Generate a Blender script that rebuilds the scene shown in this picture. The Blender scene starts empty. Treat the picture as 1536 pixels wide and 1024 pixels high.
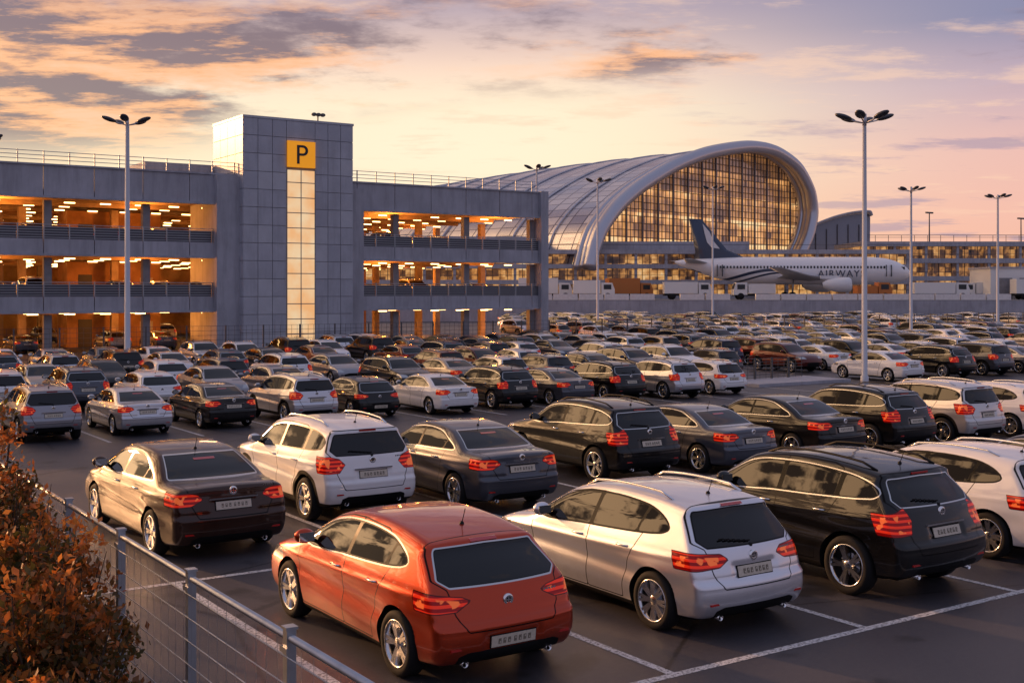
import bpy, math, random
import numpy as np
from mathutils import Vector, Matrix
random.seed(7); np.random.seed(7)
sc=bpy.context.scene
CH=4.2
F2=(0.559,0.829); R2=(0.829,-0.559)

# ------------------------------------------------------------------ node helpers
def mat(name):
    m=bpy.data.materials.new(name); m.use_nodes=True
    nt=m.node_tree; b=nt.nodes['Principled BSDF']
    return m,nt,b
def nd(nt,t,**kw):
    n=nt.nodes.new(t)
    for k,v in kw.items(): setattr(n,k,v)
    return n
def put(nt,sock,v):
    if v is None: return
    if isinstance(v,bpy.types.NodeSocket): nt.links.new(v,sock)
    else:
        if isinstance(v,(tuple,list)) and len(v)==3 and sock.type=='RGBA': v=(*v,1)
        sock.default_value=v
def math_(nt,op,a,b=None,c=None,clamp=False):
    n=nd(nt,'ShaderNodeMath',operation=op,use_clamp=clamp)
    put(nt,n.inputs[0],a); put(nt,n.inputs[1],b); put(nt,n.inputs[2],c)
    return n.outputs[0]
def mixc(nt,f,a,b,bt='MIX'):
    n=nd(nt,'ShaderNodeMix',data_type='RGBA',blend_type=bt)
    put(nt,n.inputs[0],f); put(nt,n.inputs[6],a); put(nt,n.inputs[7],b)
    return n.outputs[2]
def mixf(nt,f,a,b):
    n=nd(nt,'ShaderNodeMix',data_type='FLOAT')
    put(nt,n.inputs[0],f); put(nt,n.inputs[2],a); put(nt,n.inputs[3],b)
    return n.outputs[0]
def mapr(nt,v,a,b,c=0.0,d=1.0,smooth=False):
    n=nd(nt,'ShaderNodeMapRange'); n.clamp=True
    if smooth: n.interpolation_type='SMOOTHSTEP'
    put(nt,n.inputs[0],v)
    for i,x in zip((1,2,3,4),(a,b,c,d)): n.inputs[i].default_value=x
    return n.outputs[0]
def ramp(nt,f,stops):
    n=nd(nt,'ShaderNodeValToRGB'); e=n.color_ramp.elements
    while len(e)>1: e.remove(e[-1])
    e[0].position=stops[0][0]; e[0].color=(*stops[0][1],1)
    for p,c in stops[1:]:
        x=e.new(p); x.color=(*c,1)
    put(nt,n.inputs[0],f); return n.outputs[0]
def noise(nt,vec,scale,detail=4,rough=.55):
    n=nd(nt,'ShaderNodeTexNoise'); n.inputs['Scale'].default_value=scale
    n.inputs['Detail'].default_value=detail; n.inputs['Roughness'].default_value=rough
    if vec is not None: nt.links.new(vec,n.inputs['Vector'])
    return n.outputs['Fac']
def texco(nt,o='Object'): return nd(nt,'ShaderNodeTexCoord').outputs[o]
def nosample(m):
    try: m.cycles.emission_sampling='NONE'
    except Exception: pass
def simple(name,col,rough=.5,metal=0,var=0.0,scale=3,coat=0,emit=None,es=0,spec=.5,bump=0):
    m,nt,b=mat(name)
    if var>0 or bump>0:
        tc=texco(nt); n=noise(nt,tc,scale,5,.65)
        if var>0:
            f=mapr(nt,n,.3,.7)
            c=mixc(nt,f,tuple(x*(1-var) for x in col),tuple(min(1,x*(1+var)) for x in col))
            nt.links.new(c,b.inputs['Base Color'])
        else: b.inputs['Base Color'].default_value=(*col,1)
        if bump>0:
            bn=nd(nt,'ShaderNodeBump'); bn.inputs['Strength'].default_value=bump; bn.inputs['Distance'].default_value=.02
            nt.links.new(noise(nt,tc,scale*8,3),bn.inputs['Height']); nt.links.new(bn.outputs[0],b.inputs['Normal'])
    else: b.inputs['Base Color'].default_value=(*col,1)
    b.inputs['Roughness'].default_value=rough; b.inputs['Metallic'].default_value=metal
    b.inputs['Coat Weight'].default_value=coat; b.inputs['Specular IOR Level'].default_value=spec
    if emit: 
        b.inputs['Emission Color'].default_value=(*emit,1); b.inputs['Emission Strength'].default_value=es; nosample(m)
    return m

# ------------------------------------------------------------------ mesh builder
class MB:
    def __init__(s): s.v=[];s.f=[];s.m=[];s.s=[];s.uv={}
    def add(s,vs,fs,m=0,sm=False):
        o=len(s.v); s.v.extend([tuple(map(float,p)) for p in vs])
        for f in fs: s.f.append([i+o for i in f]); s.m.append(m); s.s.append(sm)
        return o
    def box(s,x0,x1,y0,y1,z0,z1,m=0):
        s.add([(x0,y0,z0),(x1,y0,z0),(x1,y1,z0),(x0,y1,z0),(x0,y0,z1),(x1,y0,z1),(x1,y1,z1),(x0,y1,z1)],
              [(0,3,2,1),(4,5,6,7),(0,1,5,4),(1,2,6,5),(2,3,7,6),(3,0,4,7)],m)
    def tube(s,pts,rs,n=8,m=0,caps=True,sm=True):
        pts=[Vector(p) for p in pts]
        if not isinstance(rs,(list,tuple)): rs=[rs]*len(pts)
        vs=[];fs=[]
        up=None
        for i,p in enumerate(pts):
            a=pts[max(0,i-1)];b=pts[min(len(pts)-1,i+1)]
            t=(b-a).normalized()
            if up is None:
                up=Vector((0,0,1)) if abs(t.z)<.9 else Vector((1,0,0))
            u=t.cross(up).normalized(); w=u.cross(t).normalized(); up=w
            for k in range(n):
                an=2*math.pi*k/n
                vs.append(p+(u*math.cos(an)+w*math.sin(an))*rs[i])
        for i in range(len(pts)-1):
            for k in range(n):
                k2=(k+1)%n
                fs.append((i*n+k,i*n+k2,(i+1)*n+k2,(i+1)*n+k))
        s.add(vs,fs,m,sm)
        if caps:
            o=len(s.v)-len(vs)
            s.f.append([o+k for k in range(n)][::-1]);s.m.append(m);s.s.append(False)
            o2=o+(len(pts)-1)*n
            s.f.append([o2+k for k in range(n)]);s.m.append(m);s.s.append(False)
    def lathe(s,prof,c,axis='y',n=24,m=0,sm=True,sx=1,sy=1):
        vs=[];fs=[];N=len(prof)
        for k in range(n):
            an=2*math.pi*k/n; ca,sa=math.cos(an),math.sin(an)
            for r,h in prof:
                if axis=='y': vs.append((c[0]+r*ca,c[1]+h,c[2]+r*sa))
                elif axis=='x': vs.append((c[0]+h,c[1]+r*ca*sx,c[2]+r*sa*sy))
                else: vs.append((c[0]+r*ca,c[1]+r*sa,c[2]+h))
        for k in range(n):
            k2=(k+1)%n
            for i in range(N-1): fs.append((k*N+i,k*N+i+1,k2*N+i+1,k2*N+i))
        s.add(vs,fs,m,sm)
    def ellipsoid(s,c,r,m=0,nu=12,nv=8):
        vs=[];fs=[]
        for j in range(nv+1):
            ph=math.pi*j/nv
            for i in range(nu):
                th=2*math.pi*i/nu
                vs.append((c[0]+r[0]*math.sin(ph)*math.cos(th),c[1]+r[1]*math.sin(ph)*math.sin(th),c[2]+r[2]*math.cos(ph)))
        for j in range(nv):
            for i in range(nu):
                i2=(i+1)%nu
                fs.append((j*nu+i,(j+1)*nu+i,(j+1)*nu+i2,j*nu+i2))
        s.add(vs,fs,m,True)
    def mesh(s,name,mats):
        me=bpy.data.meshes.new(name); me.from_pydata(s.v,[],s.f)
        for m in mats: me.materials.append(m)
        me.polygons.foreach_set('material_index',s.m); me.polygons.foreach_set('use_smooth',s.s)
        me.update(); return me
    def obj(s,name,mats,loc=(0,0,0),rz=0,parent=None):
        o=bpy.data.objects.new(name,s.mesh(name,mats)); sc.collection.objects.link(o)
        o.location=loc; o.rotation_euler=(0,0,rz)
        if parent: o.parent=parent
        return o
def empty(name,loc=(0,0,0),rz=0):
    e=bpy.data.objects.new(name,None); sc.collection.objects.link(e); e.location=loc; e.rotation_euler=(0,0,rz); return e

# ------------------------------------------------------------------ materials
M_tire=simple('tyre_rubber',(.010,.010,.011),.8,spec=.3)
M_rim=simple('alloy_rim',(.66,.66,.68),.22,1)
M_black=simple('black_plastic',(.008,.008,.009),.6,spec=.25)
M_chrome=simple('chrome',(.78,.78,.79),.1,1)
M_plate=simple('number_plate',(.60,.53,.43),.4,var=.12,scale=30)
M_char=simple('plate_characters',(.20,.17,.13),.5)
M_redl=simple('brake_lens',(.45,.01,.008),.1,coat=1)
def body_mat(name,chrome):
    m,nt,b=mat(name)
    at=lambda a: nd(nt,'ShaderNodeAttribute',attribute_name=a).outputs['Fac']
    oi=nd(nt,'ShaderNodeObjectInfo')
    tc=texco(nt)
    # alpha of the object colour carries how metallic the paint is
    col=oi.outputs['Color']; rough=.30; metal=math_(nt,'MULTIPLY',oi.outputs['Alpha'],1.0); coat=.85; spec=.12
    sx=nd(nt,'ShaderNodeSeparateXYZ'); nt.links.new(tc,sx.inputs[0])
    dn=math_(nt,'MULTIPLY',mapr(nt,noise(nt,tc,3,3,.7),.35,.75,.0,.2),mapr(nt,sx.outputs[2],.25,.75,1,.0))
    col=mixc(nt,dn,col,(.12,.105,.095))
    win=at('win');dlo=at('dlo');lamp=at('lamp');head=at('head');trim=at('trim')
    st=lambda v,t=0: mapr(nt,v,t-.003,t+.003)
    mt=st(trim)
    col=mixc(nt,mt,col,(.009,.009,.010)); rough=mixf(nt,mt,rough,.55); metal=mixf(nt,mt,metal,0.0); coat=mixf(nt,mt,coat,0.0)
    for a in ('doora','doorb','gate'):
        ln=mapr(nt,math_(nt,'ABSOLUTE',at(a)),.004,.009,1,0)
        col=mixc(nt,ln,col,(.003,.003,.003)); coat=mixf(nt,ln,coat,0.0); metal=mixf(nt,ln,metal,0.0)
    md=st(dlo)
    col=mixc(nt,md,col,(.005,.005,.005)); rough=mixf(nt,md,rough,.2); metal=mixf(nt,md,metal,0.0); coat=mixf(nt,md,coat,0.0)
    if chrome:
        cl=mapr(nt,math_(nt,'ABSOLUTE',dlo),.005,.010,1,0)
        col=mixc(nt,cl,col,(.6,.6,.6)); metal=mixf(nt,cl,metal,1.0); rough=mixf(nt,cl,rough,.2)
    mw=st(win)
    col=mixc(nt,mw,col,(.003,.0035,.004)); rough=mixf(nt,mw,rough,.008); metal=mixf(nt,mw,metal,0.0)
    spec=mixf(nt,mw,spec,.5)
    ml=st(lamp)
    band=math_(nt,'SINE',math_(nt,'MULTIPLY',sx.outputs[2],95.0))
    lc=mixc(nt,mapr(nt,band,-.2,.4),(.20,.002,.002),(.80,.03,.008))
    inner=mapr(nt,lamp,.035,.045)
    inner2=math_(nt,'MULTIPLY',inner,mapr(nt,noise(nt,tc,6,2),.52,.56))
    lc=mixc(nt,inner2,lc,(.95,.17,.04))
    edge=mapr(nt,lamp,.006,.014,1,0)
    lc=mixc(nt,edge,lc,(.03,.002,.002))
    col=mixc(nt,ml,col,lc); rough=mixf(nt,ml,rough,.10); metal=mixf(nt,ml,metal,0.0); coat=mixf(nt,ml,coat,.5)
    mh=st(head)
    col=mixc(nt,mh,col,(.45,.46,.48)); rough=mixf(nt,mh,rough,.08); metal=mixf(nt,mh,metal,.6)
    put(nt,b.inputs['Base Color'],col);put(nt,b.inputs['Roughness'],rough);put(nt,b.inputs['Metallic'],metal)
    put(nt,b.inputs['Coat Weight'],coat);put(nt,b.inputs['Specular IOR Level'],spec)
    b.inputs['Coat Roughness'].default_value=.012; b.inputs['IOR'].default_value=1.5
    em=mixc(nt,ml,(0,0,0),lc); put(nt,b.inputs['Emission Color'],em); b.inputs['Emission Strength'].default_value=.35  # tail lenses are unlit; faint glow added to brighten their red
    nosample(m)
    return m
M_body=body_mat('car_paint_and_glass',False); M_bodyc=body_mat('car_paint_chrome_trim',True)

# ------------------------------------------------------------------ car bodies
def spline(pts,n=6,closed=True):
    P=np.array(pts,float);N=len(P);out=[]
    rng=range(N) if closed else range(N-1)
    for i in rng:
        if closed: a,b,c,d=P[i-1],P[i],P[(i+1)%N],P[(i+2)%N]
        else: a,b,c,d=P[max(0,i-1)],P[i],P[i+1],P[min(N-1,i+2)]
        l=np.linalg.norm(c-b); 
        t1=(c-a); t1=t1/np.linalg.norm(t1)*l; t2=(d-b); t2=t2/np.linalg.norm(t2)*l
        for k in range(n):
            t=k/n; h1=2*t**3-3*t*t+1;h2=t**3-2*t*t+t;h3=-2*t**3+3*t*t;h4=t**3-t*t
            out.append(b*h1+t1*h2*.8+c*h3+t2*h4*.8)
    if not closed: out.append(P[-1])
    return np.array(out)
def sdp(x,z,poly):
    P=np.asarray(poly,float); d=np.full(x.shape,1e9); ins=np.zeros(x.shape,bool); N=len(P)
    for i in range(N):
        ax,az=P[i];bx,bz=P[(i+1)%N]
        ex,ez=bx-ax,bz-az
        wx,wz=x-ax,z-az
        t=np.clip((wx*ex+wz*ez)/(ex*ex+ez*ez+1e-12),0,1)
        d=np.minimum(d,(wx-ex*t)**2+(wz-ez*t)**2)
        c=((az>z)!=(bz>z))
        with np.errstate(divide='ignore',invalid='ignore'):
            xi=ax+(z-az)*ex/(ez if abs(ez)>1e-9 else 1e-9)
        ins^=(c&(x<xi))
    d=np.sqrt(d); return np.where(ins,d,-d)
def build_car(name,P,bodymat,spokes=5):
    L,W=P['L'],P['W']; side=spline(P['side'],4)
    zt=np.array(P['wz']); zz=np.linspace(.05,2,400); ww=np.interp(zz,zt[:,0],zt[:,1])
    ker=np.ones(15)/15; ww=np.convolve(np.pad(ww,7,'edge'),ker,'valid')
    xm=L/2; xs=(P['xr'],P['xf']); wr=P['wr']; AR=P['ar']; belt=P['belt']
    def yl(x,z):
        t=np.clip(np.abs(x-xm)/xm,0,1.2)
        w=W*np.interp(z,zz,ww)*(1-.10*t**3.2)
        env=np.clip(1-(np.abs(x-xm)/(xm*.92))**6,0,1)
        w=w-.028*np.exp(-((z-(belt-.36+.03*(x-xm)))/.085)**2)*env+.016*np.exp(-((z-(belt-.17-.03*(x-xm)))/.028)**2)*env
        for xw in xs:
            w=w+.032*np.exp(-((x-xw)/.42)**2)*np.clip((belt-.1-z)/.2,0,1)
        return w
    def Fn(x,y,z):
        ay=np.abs(y);t=ay/W
        xe=xm+(x-xm)*(1+P['bow']*t**2.2)
        ze=z+.05*t**2*np.clip((z-.6)/.35,0,1)
        rr_=(x<xm)
        xe=xe+.020*np.exp(-((z-P['crz'])/.026)**2)*rr_-.016*np.exp(-((z-P['crz']-.065)/.028)**2)*rr_
        xe=xe-.022*np.exp(-(np.maximum(np.abs(z-P['pz'])-.06,0)/.03)**2)*np.exp(-(np.maximum(ay-.30,0)/.04)**2)*rr_*(z<belt)
        a=-sdp(xe,ze,side); b=ay-yl(x,z)
        k=.10
        h=np.maximum(k-np.abs(a-b),0)/k
        return np.maximum(a,b)+h*h*k*.25
    def solve(O,A,it=15):
        lo=np.zeros(len(O));hi=np.ones(len(O))
        for _ in range(it):
            m=(lo+hi)/2; p=O+(A-O)*m[:,None]
            f=Fn(p[:,0],p[:,1],p[:,2])
            out=f>0
            lo=np.where(out,m,lo);hi=np.where(out,hi,m)
        return O+(A-O)*((lo+hi)/2)[:,None]
    zmax=max(p[1] for p in P['side'])+.06; zmin=.1
    h=.036; nx=int((L+.1)/h);ny=int(2*(W+.05)/h);nz=int((zmax-zmin)/h)
    idx={};pts=[];faces=[]
    def vid(i,j,k):
        key=(i,j,k)
        if key not in idx: idx[key]=len(pts);pts.append(key)
        return idx[key]
    for i in range(nx):
        for j in range(ny):
            faces.append([vid(i,j,0),vid(i,j+1,0),vid(i+1,j+1,0),vid(i+1,j,0)])
            faces.append([vid(i,j,nz),vid(i+1,j,nz),vid(i+1,j+1,nz),vid(i,j+1,nz)])
    for i in range(nx):
        for k in range(nz):
            faces.append([vid(i,0,k),vid(i+1,0,k),vid(i+1,0,k+1),vid(i,0,k+1)])
            faces.append([vid(i,ny,k),vid(i,ny,k+1),vid(i+1,ny,k+1),vid(i+1,ny,k)])
    for j in range(ny):
        for k in range(nz):
            faces.append([vid(0,j,k),vid(0,j,k+1),vid(0,j+1,k+1),vid(0,j+1,k)])
            faces.append([vid(nx,j,k),vid(nx,j+1,k),vid(nx,j+1,k+1),vid(nx,j,k+1)])
    G=np.array(pts,float)
    O=np.stack([-.05+G[:,0]/nx*(L+.1),-(W+.05)+G[:,1]/ny*2*(W+.05),zmin+G[:,2]/nz*(zmax-zmin)],1)
    A=np.stack([np.clip(O[:,0],.75,L-1.0),np.clip(O[:,1],-.28,.28),np.clip(O[:,2],.45,.58)],1)
    V=solve(O,A)
    Fa=np.array(faces); cen=V[Fa].mean(1); kill=np.zeros(len(Fa),bool)
    for xw in xs:
        kill|=(((cen[:,0]-xw)**2+(cen[:,2]-wr)**2)<AR*AR)&(np.abs(cen[:,1])>.55)
    kept=Fa[~kill]; killed=Fa[kill]
    bv=np.intersect1d(np.unique(kept),np.unique(killed))
    for xw in xs:
        dx=V[bv,0]-xw;dz=V[bv,2]-wr;r=np.sqrt(dx*dx+dz*dz)
        ok=(r<AR*1.2)&(np.abs(V[bv,1])>.60)
        ii=bv[ok]; sN=AR/r[ok]
        V[ii,0]=xw+dx[ok]*sN; V[ii,2]=wr+dz[ok]*sN
    used=np.unique(kept); remap=-np.ones(len(V),int); remap[used]=np.arange(len(used))
    V=V[used]; kept=remap[kept]
    x,y,z=V[:,0],V[:,1],V[:,2]; ay=np.abs(y); YL=yl(x,z); sideok=ay-(YL-.085)
    dlo=sdp(x,z,spline(P['dlo'],3)); dlo=np.minimum(dlo,sideok)
    win=dlo-.022
    for xp,tilt,wd in P['pillars']:
        win=np.minimum(win,np.abs(x-xp-(z-belt)*tilt)-wd)
    rw=np.minimum(sdp(ay,z,P['rearwin']),P['rwx']-x)
    fw=np.minimum(sdp(ay,z,P['screen']),x-P['fwx'])
    win=np.maximum(win,np.maximum(rw,fw)); 
    dlo=np.maximum(dlo,np.maximum(rw,fw)+.015) 
    lamp=np.minimum(sdp(ay,z,P['lamp']),P['lx']-(x)-(z-P['lamp'][1][1])*P.get('lt',.0))
    head=np.minimum(sdp(ay,z,P['head']),x-(L-.62))
    gate=np.minimum(sdp(ay,z,P['gate']),P['gx']-x)
    doora=np.minimum(sdp(x,z,P['doora']),ay-(YL-.12)); doorb=np.minimum(sdp(x,z,P['doorb']),ay-(YL-.12))
    trim=P['tz']-z
    if P['clad']:
        for xw in xs:
            trim=np.maximum(trim,(AR+.07)-np.sqrt((x-xw)**2+(z-wr)**2))
    trim=np.maximum(trim,np.minimum(sdp(ay,z,[(-1,.33),(.5,.35),(.55,.55),(.3,.6),(-1,.6)]),x-(L-.4)))
    trim=np.maximum(trim,np.minimum(sdp(ay,z,[(-1,0),(.62,0),(.6,P['tz']+.08),(.5,P['tz']+.12),(-1,P['tz']+.12)]),.5-x))
    mb=MB(); mb.add(V.tolist(),kept.tolist(),0,True); nb=len(mb.v)
    for xw in xs:
        for sg in (-1,1):
            arc=[math.radians(a) for a in range(-35,216,8)]
            X=np.array([xw+AR*math.cos(a) for a in arc]);Z=np.array([wr+AR*math.sin(a) for a in arc])
            ok=Z>.16
            X=X[ok];Z=Z[ok]
            Oo=np.stack([X,np.full(len(X),sg*(W+.15)),Z],1);Aa=np.stack([X,np.full(len(X),0.0),Z],1)
            S=solve(Oo,Aa)
            vs=[];n=len(X)
            for p in S: vs.append((p[0],p[1],p[2]));vs.append((p[0],sg*.42,p[2]))
            mb.add(vs,[(2*i,2*i+1,2*i+3,2*i+2) for i in range(n-1)],3,True)
            mb.add([(p[0],sg*.42,p[2]) for p in S],[tuple(range(n))],3)
            R=wr; c=(xw,sg*(W-.115),wr)
            pr=[(R*.68,.09),(R*.80,.108),(R*.94,.102),(R,.075),(R,-.075),(R*.94,-.102),(R*.66,-.09)]
            mb.lathe([(r,hh*sg) for r,hh in pr],c,'y',28,1)
            pr=[(R*.73,.092),(R*.72,.102),(R*.685,.10),(R*.66,.05),(R*.65,-.08)]
            mb.lathe([(r,hh*sg) for r,hh in pr],c,'y',28,2)
            mb.lathe([(R*.67,.0),(.0,.0)],c,'y',20,3)
            mb.lathe([(R*.42,.012*sg),(.07,.014*sg)],c,'y',20,2)
            mb.lathe([(.001,.082*sg),(.05,.08*sg),(.07,.065*sg),(.075,0)],c,'y',14,2)
            for q in range(spokes*2):
                an=2*math.pi*((q//2)/spokes)+(.13 if q%2 else -.13)
                an0=2*math.pi*((q//2)/spokes)+(.05 if q%2 else -.05)
                r0,r1=.03,R*.69; w0,w1=.020,.017
                d0=Vector((math.cos(an0),0,math.sin(an0)));d1=Vector((math.cos(an),0,math.sin(an)))
                pp=Vector((-math.sin(an),0,math.cos(an)))
                C=Vector(c); a=C+d0*r0;b2=C+d1*r1
                vs=[]
                for pt,w_,yy in ((a,w0,.075),(b2,w1,.092)):
                    for s_ in (-1,1):
                        vs.append(pt+pp*w_*s_+Vector((0,yy*sg,0)))
                        vs.append(pt+pp*w_*1.5*s_+Vector((0,(yy-.05)*sg,0)))
                mb.add(vs,[(0,2,6,4),(0,4,5,1),(2,3,7,6)],2)
    def rearx(yv,zv):
        return solve(np.array([[-.3,yv,zv]]),np.array([[1.6,yv,zv]]),20)[0][0]
    def sidey(xv,zv):
        return solve(np.array([[xv,W+.2,zv]]),np.array([[xv,0,zv]]),20)[0][1]
    pz=P['pz']
    def slab(y0,y1,z0,z1,t,m):
        a=rearx(0,z0);b_=rearx(0,z1); 
        vs=[(a-t,y0,z0),(a-t,y1,z0),(b_-t,y1,z1),(b_-t,y0,z1),(a+.03,y0,z0),(a+.03,y1,z0),(b_+.03,y1,z1),(b_+.03,y0,z1)]
        mb.add(vs,[(0,1,2,3)[::-1],(0,1,5,4),(1,2,6,5),(2,3,7,6),(3,0,4,7)],m)
    slab(-.27,.27,pz-.065,pz+.065,.006,3); slab(-.26,.26,pz-.055,pz+.055,.014,4)
    for q in range(7):
        y0=-.20+q*.056+(.015 if q>3 else 0); slab(y0,y0+.030,pz-.026,pz+.026,.0155,7)
        slab(y0+.009,y0+.021,pz-.008+(.010 if q%2 else -.010),pz+.008+(.010 if q%2 else -.010),.017,4)
    if P['grip']: slab(-.36,.36,pz+.085,pz+.105,.02,5)
    bz=P['bz']; bx=rearx(0,bz)
    mb.lathe([(.030,-.012),(.05,-.018),(.060,-.008),(.060,.03)],(bx,0,bz),'x',18,5)
    mb.lathe([(.001,-.008),(.03,-.010)],(bx,0,bz),'x',12,3)
    mb.box(bx-.012,bx-.008,-.04,.04,bz-.006,bz+.006,5); mb.box(bx-.013,bx-.0085,-.006,.006,bz-.04,bz+.04,5)
    zs=bz-.02; 
    for q in range(5):
        yq=-.62+q*.035; xq=rearx(yq,zs+.05) 
        mb.box(xq-.005,xq+.01,yq,yq+.022,zs+.04,zs+.062,5)
    hz=P['hz']; slab(-.16,.16,hz-.012,hz+.012,.008,6)
    if P['wiper']:
        zA=P['rearwin'][0][1]+.01; xa=rearx(0,zA)
        mb.lathe([(.001,-.03),(.022,-.025),(.025,.02)],(xa,0,zA-.02),'x',10,3)
        for q in range(6):
            y0=.0+q*.07; zc=zA+.02+q*.008; xx=rearx(y0,zc)
            mb.box(xx-.02,xx-.006,y0,y0+.07,zc,zc+.016,3)
    mx,mz=P['mir']
    for sg in (-1,1):
        yy=sidey(mx,mz)
        mb.ellipsoid((mx+.02,sg*(yy+.13),mz+.07),(.075,.125,.085),0,12,8)
        mb.box(mx-.06,mx-.045,min(sg*(yy+.04),sg*(yy+.22)),max(sg*(yy+.04),sg*(yy+.22)),mz+.02,mz+.12,5)
        mb.tube([(mx+.03,sg*(yy-.02),mz),(mx+.03,sg*(yy+.10),mz+.03)],.025,6,3)
        for hx in P['hnd']:
            zz_=belt-.12; y2=sidey(hx,zz_)
            mb.tube([(hx-.1,sg*(y2-.005),zz_),(hx-.07,sg*(y2+.03),zz_+.003),(hx+.07,sg*(y2+.03),zz_+.003),(hx+.1,sg*(y2-.005),zz_)],.013,6,5 if bodymat is M_bodyc else 0)
        ex=rearx(.5,P['tz']+.02)
        mb.lathe([(.03,.1),(.036,-.004),(.030,-.004),(.028,.08)],(ex+.01,sg*.5,P['tz']-.01),'x',12,5)
        zr=P['tz']+.16; xr_=rearx(.62,zr)
        mb.box(xr_-.006,xr_+.05,min(sg*.56,sg*.70),max(sg*.56,sg*.70),zr-.012,zr+.012,6)
        if P['rails']:
            rp=[]
            for xx in np.linspace(P['rails'][0],P['rails'][1],9):
                zt_=solve(np.array([[xx,sg*W*.60,2.1]]),np.array([[xx,sg*W*.60,.5]]),20)[0][2]
                up=.05 if 0<len(rp)<8 else .0
                rp.append((xx,sg*W*.60,zt_+up))
            mb.tube(rp,.016,6,5 if P['rails'][2] else 3)
    xx=P['ant']; zt_=solve(np.array([[xx,0,2.1]]),np.array([[xx,0,.5]]),20)[0][2]
    mb.lathe([(.03,-.01),(.022,.02),(.001,.03)],(xx,0,zt_),'z',8,3)
    mb.tube([(xx,0,zt_),(xx-.07,0,zt_+.17)],.005,5,3)
    mb.v=[(a_-xm,b_,c_) for a_,b_,c_ in mb.v]
    me=mb.mesh(name,[bodymat,M_tire,M_rim,M_black,M_plate,M_chrome,M_redl,M_char])
    n=len(mb.v)
    for an,arr in dict(win=win,dlo=dlo,lamp=lamp,head=head,trim=trim,doora=doora,doorb=doorb,gate=gate).items():
        full=np.full(n,-1.0); full[:nb]=arr
        me.attributes.new(an,'FLOAT','POINT').data.foreach_set('value',full.astype(np.float32))
    return me
HATCH=dict(L=4.3,W=.90,bow=.055,belt=.98,xr=.83,xf=3.47,wr=.33,ar=.385,crz=.60,
 side=[(.12,.24),(.02,.36),(0,.52),(.05,.66),(.12,.80),(.17,.95),(.34,1.10),(.55,1.26),(.58,1.325),(.78,1.375),(1.2,1.43),(1.75,1.455),(2.3,1.425),(2.62,1.345),(3.0,1.15),(3.3,.995),(3.75,.91),(4.1,.79),(4.27,.63),(4.3,.42),(4.2,.24),(3.7,.18),(2.2,.17),(.6,.18)],
 wz=[(.1,.90),(.22,.945),(.4,.99),(.6,1.0),(.8,.985),(.93,.955),(1.0,.92),(1.2,.815),(1.36,.72),(1.52,.65)],
 dlo=[(3.16,.965),(2.9,1.13),(2.6,1.275),(2.25,1.345),(1.75,1.36),(1.25,1.32),(.98,1.24),(.80,1.13),(.92,1.065),(1.3,1.025),(2.2,.985)],
 pillars=[(2.02,-.08,.035),(1.22,-.35,.022),(2.86,-.2,.014)],
 rearwin=[(-1,.97),(.60,.975),(.68,1.03),(.57,1.265),(-1,1.30)],rwx=1.0,screen=[(-1,.99),(.72,.98),(.56,1.33),(-1,1.37)],fwx=2.4,
 lamp=[(.40,.835),(.58,.745),(1.1,.73),(1.1,.93),(.78,.92),(.50,.88)],lx=.50,lt=-.4,head=[(.5,.62),(1.1,.64),(1.1,.84),(.6,.74)],
 gate=[(-1,.56),(.50,.56),(.60,.72),(.64,.95),(.74,1.02),(.62,1.36),(-1,1.38)],gx=.68,
 doora=[(3.08,.27),(3.14,.5),(3.2,.95),(2.9,1.16),(2.6,1.31),(2.25,1.375),(1.97,1.39),(2.03,.98),(2.03,.27)],
 doorb=[(2.03,.27),(2.03,.98),(1.97,1.39),(1.4,1.365),(1.15,1.28),(1.08,1.05),(1.24,.75),(1.34,.45),(1.36,.27)],
 tz=.25,clad=False,pz=.44,grip=False,bz=.80,hz=1.325,wiper=False,mir=(2.85,1.0),hnd=(2.22,1.36),rails=None,ant=1.0)
HATCH2=dict(HATCH); HATCH2.update(belt=.99,
 side=[(.12,.24),(.02,.36),(0,.52),(.05,.66),(.10,.80),(.15,.96),(.28,1.12),(.46,1.33),(.46,1.395),(.62,1.43),(1.1,1.475),(1.75,1.49),(2.3,1.45),(2.62,1.36),(3.0,1.16),(3.3,.995),(3.75,.91),(4.1,.79),(4.27,.63),(4.3,.42),(4.2,.24),(3.7,.18),(2.2,.17),(.6,.18)],
 dlo=[(3.16,.965),(2.9,1.14),(2.6,1.295),(2.25,1.37),(1.7,1.395),(1.15,1.36),(.86,1.28),(.68,1.15),(.80,1.075),(1.25,1.03),(2.2,.985)],
 rearwin=[(-1,.99),(.60,.995),(.68,1.06),(.57,1.34),(-1,1.37)],
 gate=[(-1,.56),(.50,.56),(.60,.72),(.64,.98),(.74,1.04),(.60,1.41),(-1,1.43)],gx=.56,hz=1.395,
 doora=HATCH['doora'],ant=.85,
 rails=(.85,2.45,True),pz=.72,bz=.87,wiper=True,
 lamp=[(.36,.86),(.50,.78),(1.1,.74),(1.1,.94),(.78,.95),(.46,.93)])
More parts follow.
